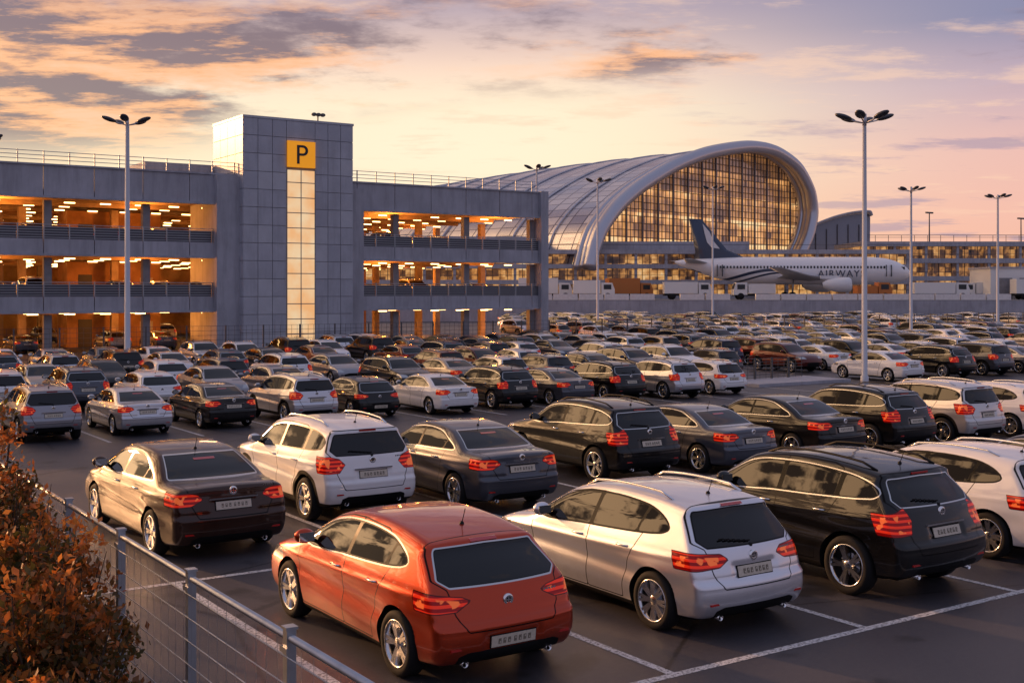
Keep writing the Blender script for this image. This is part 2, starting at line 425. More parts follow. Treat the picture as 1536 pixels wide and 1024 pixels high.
SEDAN=dict(L=4.7,W=.91,bow=.055,belt=1.0,xr=.98,xf=3.78,wr=.33,ar=.385,crz=.60,
 side=[(.12,.25),(.02,.38),(0,.55),(.04,.75),(.08,.93),(.10,1.035),(.40,1.065),(.75,1.085),(1.05,1.22),(1.45,1.375),(1.9,1.44),(2.35,1.455),(2.75,1.42),(3.02,1.335),(3.4,1.14),(3.7,1.0),(4.2,.90),(4.5,.78),(4.67,.62),(4.7,.42),(4.6,.25),(4.1,.18),(2.4,.17),(.7,.18)],
 wz=[(.1,.90),(.22,.945),(.4,.99),(.6,1.0),(.8,.985),(.95,.955),(1.03,.91),(1.2,.82),(1.4,.70),(1.55,.64)],
 dlo=[(3.52,.985),(3.25,1.16),(2.98,1.29),(2.6,1.355),(2.15,1.37),(1.75,1.33),(1.40,1.21),(1.10,1.075),(1.25,1.04),(2.4,1.0)],
 pillars=[(2.40,-.08,.035),(1.52,-.45,.022)],
 rearwin=[(-1,1.10),(.66,1.09),(.54,1.34),(-1,1.37)],rwx=1.75,screen=[(-1,1.01),(.72,1.0),(.54,1.34),(-1,1.38)],fwx=2.7,
 lamp=[(.42,.88),(.60,.79),(1.1,.77),(1.1,.97),(.62,.98),(.5,.95)],lx=.50,lt=-.2,head=[(.5,.64),(1.1,.66),(1.1,.85),(.6,.76)],
 gate=[(-1,.62),(.50,.62),(.60,.80),(.64,1.0),(.68,1.3),(-1,1.3)],gx=.72,
 doora=[(3.36,.27),(3.42,.5),(3.5,.97),(3.25,1.20),(2.95,1.33),(2.6,1.39),(2.37,1.40),(2.41,1.0),(2.41,.27)],
 doorb=[(2.41,.27),(2.41,1.0),(2.37,1.40),(1.75,1.37),(1.42,1.24),(1.36,1.05),(1.48,.75),(1.56,.45),(1.58,.27)],
 tz=.25,clad=False,pz=.78,grip=True,bz=.975,hz=1.30,wiper=False,mir=(3.2,1.02),hnd=(2.6,1.68),rails=None,ant=1.6)
SUV=dict(L=4.6,W=.94,bow=.05,belt=1.13,xr=.90,xf=3.62,wr=.37,ar=.43,crz=.70,
 side=[(.12,.33),(.02,.46),(0,.62),(.04,.78),(.09,.95),(.14,1.12),(.24,1.32),(.34,1.50),(.32,1.575),(.5,1.615),(1.0,1.67),(1.7,1.70),(2.4,1.66),(2.75,1.575),(3.1,1.36),(3.4,1.17),(3.9,1.08),(4.3,.98),(4.53,.80),(4.6,.55),(4.5,.34),(4.0,.25),(2.3,.24),(.6,.25)],
 wz=[(.1,.90),(.3,.955),(.5,.99),(.7,1.0),(.92,.985),(1.06,.96),(1.14,.925),(1.35,.83),(1.58,.73),(1.75,.66)],
 dlo=[(3.3,1.12),(3.0,1.33),(2.72,1.485),(2.4,1.555),(1.7,1.585),(1.0,1.555),(.62,1.49),(.44,1.38),(.52,1.25),(1.2,1.19),(2.2,1.15)],
 pillars=[(2.10,-.06,.04),(1.15,-.15,.04)],
 rearwin=[(-1,1.16),(.64,1.17),(.72,1.25),(.60,1.50),(-1,1.53)],rwx=.8,screen=[(-1,1.16),(.76,1.15),(.6,1.53),(-1,1.56)],fwx=2.5,
 lamp=[(.50,1.02),(.62,.88),(1.1,.86),(1.1,1.10),(.76,1.16),(.60,1.12)],lx=.46,lt=-.5,head=[(.5,.80),(1.1,.82),(1.1,1.0),(.6,.92)],
 gate=[(-1,.60),(.55,.60),(.66,.85),(.70,1.1),(.78,1.22),(.64,1.57),(-1,1.59)],gx=.46,
 doora=[(3.15,.36),(3.2,.6),(3.3,1.12),(3.0,1.36),(2.7,1.52),(2.35,1.59),(2.06,1.61),(2.11,1.13),(2.11,.36)],
 doorb=[(2.11,.36),(2.11,1.13),(2.06,1.61),(1.3,1.60),(1.12,1.55),(1.1,1.2),(1.28,.85),(1.42,.55),(1.44,.36)],
 tz=.37,clad=True,pz=.84,grip=True,bz=1.07,hz=1.56,wiper=True,mir=(2.98,1.15),hnd=(2.3,1.35),rails=(.7,2.55,True),ant=.8)
SUV2=dict(SUV); SUV2.update(clad=False,tz=.33,rails=(.7,2.55,False),L=4.6,
 dlo=[(3.3,1.12),(3.0,1.33),(2.72,1.475),(2.4,1.535),(1.7,1.55),(1.0,1.50),(.66,1.42),(.50,1.31),(.60,1.235),(1.2,1.19),(2.2,1.15)],
 side=[(.12,.33),(.02,.46),(0,.62),(.05,.78),(.12,.95),(.19,1.12),(.36,1.32),(.50,1.46),(.50,1.53),(.68,1.575),(1.1,1.63),(1.7,1.665),(2.4,1.635),(2.75,1.56),(3.1,1.36),(3.4,1.17),(3.9,1.08),(4.3,.98),(4.53,.80),(4.6,.55),(4.5,.34),(4.0,.25),(2.3,.24),(.6,.25)],
 rearwin=[(-1,1.16),(.64,1.17),(.70,1.24),(.58,1.45),(-1,1.485)],gate=[(-1,.60),(.55,.60),(.66,.85),(.70,1.1),(.78,1.22),(.64,1.53),(-1,1.55)],gx=.60,hz=1.515,
 lamp=[(.56,1.0),(.62,.84),(1.1,.80),(1.1,1.02),(.80,1.10),(.62,1.16)],lx=.46,rearwin_=0)
CARS={'hatch':(build_car('hatchback_body',HATCH,M_bodyc),HATCH,'parked_hatchback'),
 'hatch2':(build_car('hatchback_body_b',HATCH2,M_body,8),HATCH2,'parked_hatchback'),
 'sedan':(build_car('saloon_body',SEDAN,M_bodyc,6),SEDAN,'parked_sedan'),
 'suv':(build_car('suv_body',SUV,M_body,5),SUV,'parked_suv'),
 'suv2':(build_car('suv_body_b',SUV2,M_bodyc,5),SUV2,'parked_suv')}
def car(kind,X,Ya,col,s=1.0,z=0,yaw=0,flip=False,var=0):
    me,P,nm=CARS[kind]
    o=bpy.data.objects.new(nm,me); sc.collection.objects.link(o)
    off=(P['L']/2-P['xr'])*s
    o.location=(X,Ya+off,z); o.scale=(s*(1+random.uniform(-var,var)),s,s*(1+random.uniform(-var,var)*.7)); o.rotation_euler=(0,0,math.radians(90+yaw)+(math.pi if flip else 0))
    o.color=col if len(col)==4 else (*col,.0); return o
WHITE=(.80,.79,.80,0);SILV=(.60,.60,.64,.75);GREY=(.075,.08,.10,.5);DK=(.004,.004,.005,0);BROWN=(.040,.014,.007,.4);RED=(.48,.040,.004,.75);NAVY=(.012,.02,.06,.4);LG=(.28,.28,.31,.7);BEI=(.42,.36,.30,.5)
car('hatch',7.15,11.45,RED,1.09); car('hatch2',10.65,11.25,(.74,.74,.79,.75),1.1); car('suv2',14.05,11.05,DK,1.1)
car('hatch2',17.6,11.3,WHITE,1.1); car('sedan',21.0,11.2,GREY,1.08)
car('sedan',6.75,18.9,BROWN,1.11,yaw=1); car('suv',10.0,20.2,WHITE,1.06); car('sedan',12.85,19.6,GREY,1.07,yaw=-1)
car('suv2',17.1,20.7,DK,1.04); car('sedan',19.85,20.4,(.09,.10,.13,.5),1.0); car('sedan',23.2,20.6,DK,1.03)
car('suv2',26.0,20.5,DK,1.0); car('suv',28.9,20.4,(.62,.60,.60,.6),1.0); car('hatch2',32.0,20.4,WHITE,1.0); car('sedan',35.2,20.4,DK,1.0)
r3=[(5.2,'hatch',GREY),(7.9,'suv',LG),(10.5,'sedan',SILV),(13.2,'sedan',DK),(15.9,'suv',SILV),(18.4,'hatch',DK),(21.1,'sedan',WHITE),(23.9,'suv2',DK),(26.4,'sedan',GREY),(29.0,'suv2',DK),(31.6,'suv2',SILV),(34.5,'hatch2',WHITE)]
for X,k,c in r3: car(k,X,35.4+random.uniform(-.3,.3),c,.9,yaw=random.uniform(-1.5,1.5))
pal=[WHITE,WHITE,WHITE,SILV,SILV,LG,GREY,GREY,DK,DK,DK,NAVY,BEI,(.10,.008,.004,.3)]
kinds=['hatch','hatch2','sedan','sedan','suv','suv2']
def fill(Y,x0,x1,step=2.6,p=.95,s=.9,z=0):
    X=x0
    while X<x1:
        if random.random()<p: car(random.choice(kinds),X+random.uniform(-.12,.12),Y+random.uniform(-.4,.4),random.choice(pal),s*random.uniform(.97,1.03),z,random.uniform(-1.8,1.8),random.random()<.25,.05)
        X+=step
for X,k,c in [(46.2,'sedan',WHITE),(50.3,'suv2',DK),(53.4,'suv',GREY),(56.5,'sedan',LG),(59.6,'hatch',DK)]: car(k,X,36.,c,.95)
fill(43.2,3,66); fill(49.0,3,80,p=.92); fill(56.5,3,92); fill(62.3,4,100,p=.95)
fill(67.9,30,110,p=.9)
for i,Y in enumerate([78,84,91.5,97.3,105,111,118.5,124.5,132,138,146,152]):
    x1=min(1.62*Y,(163-.829*Y)/.559-1)
    fill(Y,max(62,(.549*Y+2)/.829),x1,2.65,p=.96)

# ------------------------------------------------------------------ ground
m,nt,b=mat('asphalt'); tc=texco(nt)
n1=noise(nt,tc,.18,4,.6); n2=noise(nt,tc,14,5,.7); n3=noise(nt,tc,90,2,.8)
c=mixc(nt,mapr(nt,n1,.35,.68),(.040,.038,.046),(.075,.070,.078))
c=mixc(nt,mapr(nt,n2,.45,.75,0,.5),c,(.105,.097,.10))
c=mixc(nt,mapr(nt,n3,.62,.72,0,.55),c,(.19,.18,.18))
c=mixc(nt,mapr(nt,noise(nt,tc,.9,3,.5),.60,.68,0,.8),c,(.018,.017,.018))
wv=nd(nt,'ShaderNodeTexVoronoi'); wv.feature='DISTANCE_TO_EDGE'; wv.inputs['Scale'].default_value=.16; nt.links.new(tc,wv.inputs['Vector'])
cr=mapr(nt,math_(nt,'ADD',wv.outputs['Distance'],math_(nt,'MULTIPLY',n2,.02)),.012,.017,.8,0)
c=mixc(nt,cr,c,(.014,.013,.014))
put(nt,b.inputs['Base Color'],c); put(nt,b.inputs['Roughness'],mapr(nt,n1,.3,.7,.38,.58))
bn=nd(nt,'ShaderNodeBump'); bn.inputs['Strength'].default_value=.4; bn.inputs['Distance'].default_value=.01
nt.links.new(n3,bn.inputs['Height']); nt.links.new(bn.outputs[0],b.inputs['Normal'])
M_asph=m
g=MB(); g.add([(-3000,-3000,0),(3000,-3000,0),(3000,3000,0),(-3000,3000,0)],[(0,1,2,3)]); g.obj('ground',[M_asph])
m,nt,b=mat('line_paint'); tc=texco(nt)
w=mapr(nt,noise(nt,tc,22,5,.75),.47,.60); put(nt,b.inputs['Base Color'],mixc(nt,w,(.68,.67,.67),(.15,.145,.145))); b.inputs['Roughness'].default_value=.6
M_line=m
mk=MB()
def ln(x0,x1,y0,y1): mk.add([(x0,y0,.004),(x1,y0,.004),(x1,y1,.004),(x0,y1,.004)],[(0,1,2,3)])
ln(5.4,60,9.73,9.85); 
for i in range(-1,10):
    X=8.75+3.2*i
    if X>3.5: ln(X-.055,X+.055,9.853,16.837)
    if X>3.5: ln(X-.055+.25,X+.055+.25,16.963,23.3)
ln(3.9,45,16.84,16.96)
for i in range(0,14):
    X=3.9+2.65*i; ln(X-.05,X+.05,33.6,39.397)
ln(3.9,38.5,39.4,39.5)
for Y in (41.5,54.8,76.5,90,103):
    for i in range(0,45):
        X=(2 if Y<70 else 62)+2.6*i+1.3; ln(X-.05,X+.05,Y,Y+11.5)
mk.obj('parking_lines',[M_line])

# ------------------------------------------------------------------ multi storey car park
def streaky(name,col,rough,sv=.30):
    m,nt,b=mat(name); tc=texco(nt)
    mp=nd(nt,'ShaderNodeMapping'); mp.inputs['Scale'].default_value=(1.6,1.6,.18); nt.links.new(tc,mp.inputs[0])
    s=mapr(nt,noise(nt,mp.outputs[0],1.3,5,.7),.42,.68,0,sv,True)
    n=mapr(nt,noise(nt,tc,.5,4,.6),.3,.7)
    c=mixc(nt,n,tuple(x*.85 for x in col),tuple(x*1.12 for x in col))
    c=mixc(nt,s,c,tuple(x*.35 for x in col))
    put(nt,b.inputs['Base Color'],c); b.inputs['Roughness'].default_value=rough; return m
M_con=streaky('concrete',(.40,.40,.45),.75)
M_con2=simple('concrete_dark',(.24,.235,.25),.85,var=.2,scale=1.2)
M_panel=streaky('cladding_panel',(.42,.43,.49),.35,.2)
M_rail=simple('galvanised_steel',(.36,.38,.41),.4,.7)
M_railing=simple('railing_grille',(.07,.07,.085),.6)
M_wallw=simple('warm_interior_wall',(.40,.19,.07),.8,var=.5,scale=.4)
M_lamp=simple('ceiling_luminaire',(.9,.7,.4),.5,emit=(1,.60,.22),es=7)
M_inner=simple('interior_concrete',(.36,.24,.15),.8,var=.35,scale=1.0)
m,nt,b=mat('lit_stair_glazing'); tc=texco(nt)
nn=noise(nt,tc,.5,3)
put(nt,b.inputs['Emission Color'],mixc(nt,mapr(nt,nn,.35,.65),(1,.50,.19),(1,.74,.44))); b.inputs['Emission Strength'].default_value=.8
b.inputs['Base Color'].default_value=(.2,.15,.1,1); b.inputs['Roughness'].default_value=.15
M_stair=m; nosample(m)
garage=empty('parking_garage')
X0,X1,YF,YB=-8.,57.7,81.5,117.
st=MB(); gr=MB(); lum=MB(); wl=MB()
levels=(2.9,6.7,10.5)
for L in levels:
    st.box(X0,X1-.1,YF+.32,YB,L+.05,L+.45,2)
    hf=.95 if L<10 else 1.95
    X=X0
    while X<X1-.1:
        xe=min(X+3.25,X1)
        if not(X>31 and xe<39.9): 
            st.box(X+.025,xe-.025,YF,YF+.3,L,L+hf,0)
        X+=3.25
    st.box(X0,X1,YF-.16,YF+.35,L-.16,L-.003,0)
    if L>10: st.box(X0,X1,YF-.1,YF+.36,L+hf+.003,L+hf+.12,0)
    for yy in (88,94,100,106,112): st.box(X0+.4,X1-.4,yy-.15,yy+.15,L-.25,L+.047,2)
    zr0=L+hf+(.12 if L>10 else 0); zr1=zr0+(1.0 if L<10 else .85)
    a=X0
    while a<X1:
        gr.box(a,a+.07,YF+.05,YF+.12,zr0,zr1,1); a+=1.625
    for q in range(3 if L>10 else 6):
        zz_=zr1-.05-q*((.8/3) if L>10 else .17)
        gr.box(X0,X1,YF+.04,YF+.07,zz_-.022,zz_+.022,1)
    if L<10:
        a=X0
        while a<X1: gr.box(a+.09,a+1.6,YF+.13,YF+.145,zr0+.002,zr0+.82,2); a+=1.625
    st.box(X1-.3,X1,YF+.31,YB,L,L+hf,0)
    for yy in range(84,117,4):
        X=X0+1.5+(yy%3)*.6
        while X<X1-1:
            if random.random()<.85: lum.box(X,X+.7,yy-.06,yy+.06,L-.30,L-.22,0)
            X+=2.4
a=X0+.4
cols=[]
while a<X1: cols.append(a); a+=6.5
for a in cols:
    if 31<a<40: continue
    for yy in (82.3,90,98,106,114):
        z=0.
        for L in levels:
            st.box(a-.25,a+.25,yy-.25,yy+.25,z,L-.26,1 if yy<83 else 2); z=L+.46
st.box(X1+.003,X1+.75,YF-.35,YF+.7,0,12.6,0)
st.box(29.5,31.18,YF-.6,YF+5,0,12.4,0)
st.box(39.83,41.2,YF-.25,YF+5,0,12.0,0)
wl.box(X0,X1,YB,YB+.3,0,10.5,0)
wl.box(X0,X0+.3,YF+.4,YB-.01,0,10.4,0)
for a,b_,y in ((10,16,96),(22,29,92),(44,48,100),(2,5,104),(50,55,108)):
    for z0,z1 in ((0,2.9),(3.36,6.7),(7.16,10.5)):
        wl.box(a,b_,y,y+3,z0+.01,z1-.27,0)
        wl.box(a+.8,a+1.8,y-.04,y-.003,z0+.02,z0+2.1,1); wl.box(b_-1.6,b_-.6,y-.05,y-.003,z0+1.2,z0+1.9,2)
st.box(26,31.1,86,90,10.96,13.6,0)
st.obj('structure',[M_con,M_con2,M_inner],parent=garage)
gr.obj('railings',[M_railing,M_rail,simple('balustrade_infill',(.08,.08,.105),.5)],parent=garage)
lum.obj('luminaires',[M_lamp],parent=garage)
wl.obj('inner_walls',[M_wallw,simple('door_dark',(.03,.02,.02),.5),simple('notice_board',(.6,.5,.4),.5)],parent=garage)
tw=MB(); TX0,TX1,TY0,TY1,TH=31.2,39.8,80.3,86.3,16.6
tw.box(TX0+.04,TX1-.04,TY0+.04,TY1-.04,0,TH-.05,0)
tw.box(TX0-.05,TX1+.05,TY0-.05,TY1+.05,TH-.05,TH+.12,1)
rows=13; rh=TH/rows
def pan(x0,x1,z0,z1): tw.box(x0+.02,x1-.02,TY0-.02,TY0+.03,z0+.02,z1-.02,1+random.choice((0,0,1,2)))
for r in range(rows):
    z0,z1=r*rh,(r+1)*rh-.05*(r==rows-1)
    for a,b_ in ((31.2,32.3),(32.3,33.4),(33.4,34.48),(36.72,37.75),(37.75,38.78),(38.78,39.8)): pan(a,b_,z0,z1)
    if z0>13.0: pan(34.48,36.72,z0,z1)
    for k in range(4):
        a=TY0+k*1.5; tw.box(TX0-.02,TX0+.03,a+.02,a+1.48,z0+.02,z1-.02,1)
tw.obj('stair_tower',[M_con2,M_panel,simple('cladding_panel_b',(.38,.39,.45),.38,var=.1,scale=.6),simple('cladding_panel_c',(.46,.47,.52),.42,var=.1,scale=.6)],parent=garage)
sg=MB()
sg.box(34.5,36.7,TY0-.03,TY0+.02,0.1,13.0,0)
for r in range(12): sg.box(34.5,36.7,TY0-.06,TY0-.033,r*1.1-.03,r*1.1+.03,1)
for xx in (34.5,35.6,36.7): sg.box(xx-.03,xx+.03,TY0-.065,TY0-.031,0,13.05,1)
sg.obj('lit_glazing',[M_stair,M_con2],parent=garage)
M_yel=simple('sign_yellow',(.95,.42,.01),.4,emit=(1,.36,.01),es=.5)
M_dk=simple('sign_dark',(.01,.012,.02),.4)
sb=MB(); sb.box(34.5,36.65,TY0-.22,TY0-.03,13.2,15.1,0); sb.obj('parking_sign_board',[M_yel],parent=garage)
tcu=bpy.data.curves.new('letter_p','FONT'); tcu.body='P'; tcu.size=2.0; tcu.extrude=.02; tcu.align_x='CENTER'
tcu.materials.append(M_dk); to=bpy.data.objects.new('letter_p',tcu); sc.collection.objects.link(to)
to.location=(35.57,TY0-.24,13.45); to.rotation_euler=(math.pi/2,0,0); to.parent=garage
rf=MB()
rf.tube([(37.5,81.5,16.7),(37.5,81.5,17.3)],.05,6); 
for dx in (-.35,0,.35): rf.ellipsoid((37.5+dx,81.4,17.35),(.2,.25,.14))
rf.obj('roof_floodlight',[M_railing],parent=garage)
for L in levels:
    for xx in range(-4,57,10):
        for yy in (86.0,100):
            if 30<xx<41 and yy<90: continue
            ld=bpy.data.lights.new('garage_lamp','POINT'); ld.energy=520*(.55+.9*random.random()); ld.color=(1,.34,.055); ld.shadow_soft_size=.3
            lo=bpy.data.objects.new('garage_lamp',ld); sc.collection.objects.link(lo); lo.location=(xx,yy,L-1.1); lo.parent=garage
fill(84.5,-5,30,2.9,.85,.95,3.55);fill(84.5,42,56,2.9,.85,.95,3.55);fill(84.5,-5,30,2.9,.8,.95,7.35);fill(84.5,42,56,2.9,.8,.95,7.35)
fill(85,-5,30,3.2,.6,.9,0);fill(85,42,56,3.2,.6,.9,0); fill(100,0,56,3.2,.6,.9,0)
for xx in (3,9,16,23,28,45,50,55):
    q=MB(); q.tube([(0,0,10.96),(0,0,14.2)],.05,6); q.box(-.35,.35,-.08,.08,14.15,14.27,0)
    q.obj('roof_deck_lamp',[M_railing],(xx,98+ (xx%5),0))

# ------------------------------------------------------------------ lamp posts
M_pole=simple('painted_pole',(.50,.51,.56),.4,.3)
M_headm=simple('lamp_head',(.06,.065,.08),.4,.3)
def lamp(X,Y,H,r=.12,hs=1.0,n=5):
    q=MB(); q.tube([(0,0,0),(0,0,.6),(0,0,.62),(0,0,H)],[r*1.35,r*1.35,r,r*.62],12,0)
    q.box(-.25,.25,-.25,.25,0,.08,0)
    q.tube([(0,0,H-.15),(0,0,H+.35)],.09,8,0)
    for k in range(n):
        an=2*math.pi*k/n+.5; c,s=math.cos(an),math.sin(an)
        q.tube([(0,0,H-.05),(c*.4*hs,s*.4*hs,H+.05),(c*.62*hs,s*.62*hs,H+.12)],.03,6,0)
        e0=len(q.v); q.ellipsoid((0,0,0),(.36*hs,.2*hs,.10*hs),1,12,8)
        Mx=Matrix.Translation((c*.82*hs,s*.82*hs,H+.2*hs))@Matrix.Rotation(an,4,'Z')@Matrix.Rotation(-.30,4,'Y')
        for i in range(e0,len(q.v)): q.v[i]=tuple(Mx@Vector(q.v[i]))
    q.obj('street_lamp',[M_pole,M_headm],(X,Y,0))
lamp(18.4,64,13.1,.17,1.15); lamp(40.7,33.5,11.4,.13,1.1,6); lamp(80.4,61.5,12.3,.13); lamp(107.8,72,13.6,.15,1.2)
lamp(73,93,15,.13,1.2); lamp(97.9,102.8,16.2,.13,1.2); lamp(66.3,94,16,.13,1.2); lamp(11.0,63.6,11.6,.15,1.1)
lamp(140,60,13,.14,1.1)

# ------------------------------------------------------------------ fences
M_fence=simple('fence_galvanised',(.42,.44,.48),.35,.75,var=.15,scale=5)
q=MB(); 
ys=[3.6+2.05*i for i in range(10)]
for y in ys:
    q.box(-.035,.035,y-.035,y+.035,0,1.86,0); q.box(-.045,.045,y-.045,y+.045,1.86,1.88,0)
    q.box(-.05,-.036,y-.06,y+.06,1.70,1.74,0); q.box(-.05,-.036,y-.06,y+.06,.9,.94,0)
q.tube([(.0,ys[0],1.80),(.0,ys[-1],1.80)],.028,8,0)
for k in range(9): q.tube([(-.04,ys[0],.12+k*.195),(-.04,ys[-1],.12+k*.195)],.0055,5,0)
y=ys[0]
while y<ys[-1]:
    q.tube([(-.046,y,.08),(-.046,y,1.78)],.0018,4,0,False); y+=.2
q.obj('mesh_fence',[M_fence],(3.33,0,0))
M_fd=simple('fence_dull',(.10,.10,.11),.6,.3)
def farfence(x0,x1,Y,h=2.0,step=2.6,name='perimeter_fence'):
    q=MB(); x=x0
    while x<=x1+.01:
        q.box(x-.04,x+.04,-.04,.04,0,h,0); x+=step
    for k in range(7): q.box(x0,x1,-.012,.012,.15+k*(h-.2)/6,.17+k*(h-.2)/6,0)
    x=x0
    while x<=x1:
        q.box(x-.008,x+.008,-.025,-.0125,.1,h-.05,0); x+=.4
    q.obj(name,[M_fd],(0,Y,0))
farfence(-6,140,74.6); farfence(37,43.5,39.5,1.1,1.1,'barrier_fence')
q=MB(); q.box(0,6,0,.5,0,.14,0); q.box(0,6,.502,3,0,.12,0); q.obj('kerb_island',[M_con],(38,37,0))

m,nt,b=mat('verge_soil'); tc=texco(nt)
put(nt,b.inputs['Base Color'],mixc(nt,mapr(nt,noise(nt,tc,6,5,.7),.35,.65),(.018,.013,.009),(.06,.045,.025))); b.inputs['Roughness'].default_value=.95
q=MB(); q.box(-12,-.18,-4,30,-.1,.05,0); q.box(-.16,.02,-4,30,-.1,.12,1); q.obj('verge',[m,M_con2],(3.15,0,0))
m,nt,b=mat('shrub_leaves'); 
at=nd(nt,'ShaderNodeAttribute',attribute_name='tint').outputs['Fac']
lcol=ramp(nt,at,[(0,(.030,.036,.010)),(.35,(.08,.065,.016)),(.58,(.22,.085,.022)),(.8,(.52,.15,.03)),(1,(.65,.26,.06))])
put(nt,b.inputs['Base Color'],lcol); b.inputs['Roughness'].default_value=.5
tr=nd(nt,'ShaderNodeBsdfTranslucent'); nt.links.new(lcol,tr.inputs[0]); ms=nd(nt,'ShaderNodeMixShader'); ms.inputs[0].default_value=.45
nt.links.new(b.outputs[0],ms.inputs[1]); nt.links.new(tr.outputs[0],ms.inputs[2]); nt.links.new(ms.outputs[0],nt.nodes['Material Output'].inputs[0])
M_leaf=m; M_twig=simple('twig',(.05,.03,.02),.8)
def shrub(X,Y,h,rx,ry,n,seed):
    rs=random.Random(seed); q=MB()
    tips=[]
    for i in range(50):
        an=rs.uniform(0,6.28); rr=rs.uniform(.2,1)
        tx,ty=rx*rr*math.cos(an),ry*rr*math.sin(an); tz=h*rs.uniform(.55,1.1)*(1-.3*rr*rr)
        pts=[(tx*.1,ty*.1,0),(tx*.45+rs.uniform(-.1,.1),ty*.45+rs.uniform(-.1,.1),tz*.4),(tx*.85,ty*.85,tz*.75),(tx,ty,tz)]
        q.tube(pts,[.022,.014,.008,.003],5,1,False); tips.append([Vector(p) for p in pts])
    tint=[0]*len(q.v)
    clumps=[]
    for t in tips:
        tipc=rs.random()
        for k in range(7):
            u=rs.uniform(.25,1)
            s=u*3; i=min(2,int(s)); p=t[i].lerp(t[i+1],s-i)
            clumps.append((p+Vector((rs.gauss(0,.08),rs.gauss(0,.08),rs.gauss(0,.06))),(.2+.9*tipc*u*u)))
    for k in range(n):
        c,ti=clumps[rs.randrange(len(clumps))]
        p=c+Vector((rs.gauss(0,.065),rs.gauss(0,.065),rs.gauss(0,.06)))
        if p.z<.03: continue
        d=Vector((rs.gauss(0,1),rs.gauss(0,1),rs.gauss(.6,1))).normalized()
        e=d.cross(Vector((rs.gauss(0,1),rs.gauss(0,1),rs.gauss(0,1)))).normalized()
        l=rs.uniform(.04,.11); w=l*.26
        q.add([p,p+d*l*.5+e*w,p+d*l,p+d*l*.5-e*w],[(0,1,2,3)],0)
        tv=min(1,max(0,ti*.9+rs.uniform(-.12,.25))); tint+= [tv]*4
    o=q.obj('shrub',[M_leaf,M_twig],(X,Y,0))
    o.data.attributes.new('tint','FLOAT','POINT').data.foreach_set('value',tint)
shrub(2.5,14.9,3.0,.75,.9,9000,1); shrub(2.5,13.2,2.6,.72,.9,9000,2); shrub(2.4,11.6,2.15,.78,.9,9000,3); shrub(2.2,10.1,1.85,.8,.85,9000,4)
shrub(1.9,8.8,1.45,.75,.8,7000,5); shrub(2.3,16.8,2.9,.8,1.,6000,6); shrub(1.2,12.5,2.5,.8,1.,5000,7)

# ------------------------------------------------------------------ airside (own orientation)
AZ=-math.radians(34.0)
q=MB(); M_apron=simple('apron_concrete',(.22,.21,.21),.8,var=.15,scale=.1)
M_white=simple('white_barrier',(.75,.72,.70),.6,var=.1)
q.box(-60,700,166,1500,0,3.0,0); q.box(-60,700,165.6,165.99,0,2.9,1)
q.obj('apron',[M_apron,M_con],rz=AZ)
q=MB()
r=-5.
while r<140:
    q.box(r,r+3.4,166.4,166.9,3.0,3.85,0); r+=3.6 if random.random()<.7 else 7
q.obj('concrete_barrier',[M_white],rz=AZ)
term=empty('airport_terminal',rz=AZ)
OUT=spline([(-34,8),(-32.7,11.3),(-30.9,14.4),(-26.3,18.5),(-19.7,22.3),(-9.6,26.6),(1.2,29.8),(15.3,32.2),(25.4,32.3),(34.8,29.8),(40.2,25.4),(41.6,20.7),(39.8,16.0),(36,11.5),(33,8)],6,False)
OUT=np.array(OUT)
def TP(s,g,z): return (34.2+.67*s-.74*g,220+.74*s+.67*g,z)
def rise(z,t): return 8+(z-8)*(1-.16*t)
def gridmask(nt,sx,wd=.06):
    fu=math_(nt,'FRACT',sx.outputs[0]); fv=math_(nt,'FRACT',sx.outputs[1])
    return math_(nt,'MAXIMUM',math_(nt,'LESS_THAN',fu,wd),math_(nt,'LESS_THAN',fv,wd))
def cellnoise(nt,sx,k=1.0,ax=(0,1)):
    cb=nd(nt,'ShaderNodeCombineXYZ'); nt.links.new(math_(nt,'FLOOR',math_(nt,'MULTIPLY',sx.outputs[ax[0]],k)),cb.inputs[0]); nt.links.new(math_(nt,'FLOOR',math_(nt,'MULTIPLY',sx.outputs[ax[1]],k)),cb.inputs[1])
    w=nd(nt,'ShaderNodeTexWhiteNoise'); nt.links.new(cb.outputs[0],w.inputs['Vector']); return w.outputs['Value']
m,nt,b=mat('roof_shell'); uv=nd(nt,'ShaderNodeUVMap').outputs[0]
sx=nd(nt,'ShaderNodeSeparateXYZ'); nt.links.new(uv,sx.inputs[0])
gm=gridmask(nt,sx,.08); cn=cellnoise(nt,sx)
c=mixc(nt,cn,(.46,.47,.53),(.68,.68,.70)); c=mixc(nt,gm,c,(.16,.16,.20))
put(nt,b.inputs['Base Color'],c); b.inputs['Metallic'].default_value=.85; put(nt,b.inputs['Roughness'],mixf(nt,cn,.14,.32))
M_shell=m
def uvmesh(name,verts,uvs,faces,mats,parent,sm=True):
    me=bpy.data.meshes.new(name); me.from_pydata(verts,[],faces); me.materials.append(mats)
    l=me.uv_layers.new(name='UVMap')
    for i,lp in enumerate(me.loops): l.data[i].uv=uvs[lp.vertex_index]
    me.polygons.foreach_set('use_smooth',[sm]*len(me.polygons)); me.update()
    o=bpy.data.objects.new(name,me); sc.collection.objects.link(o); o.parent=parent; return o
GS=20; GL=95
vs=[];us=[];fs=[];N=len(OUT)
cum=np.concatenate([[0],np.cumsum(np.linalg.norm(np.diff(OUT,axis=0),axis=1))])
for k in range(GS+1):
    t=k/GS; g=-1+t*GL
    for i,(s,z) in enumerate(OUT):
        vs.append(TP(s*(1-.1*t),g,rise(z,t*t))); us.append((g/3.2,cum[i]/2.2))
for k in range(GS):
    for i in range(N-1): fs.append((k*N+i,k*N+i+1,(k+1)*N+i+1,(k+1)*N+i))
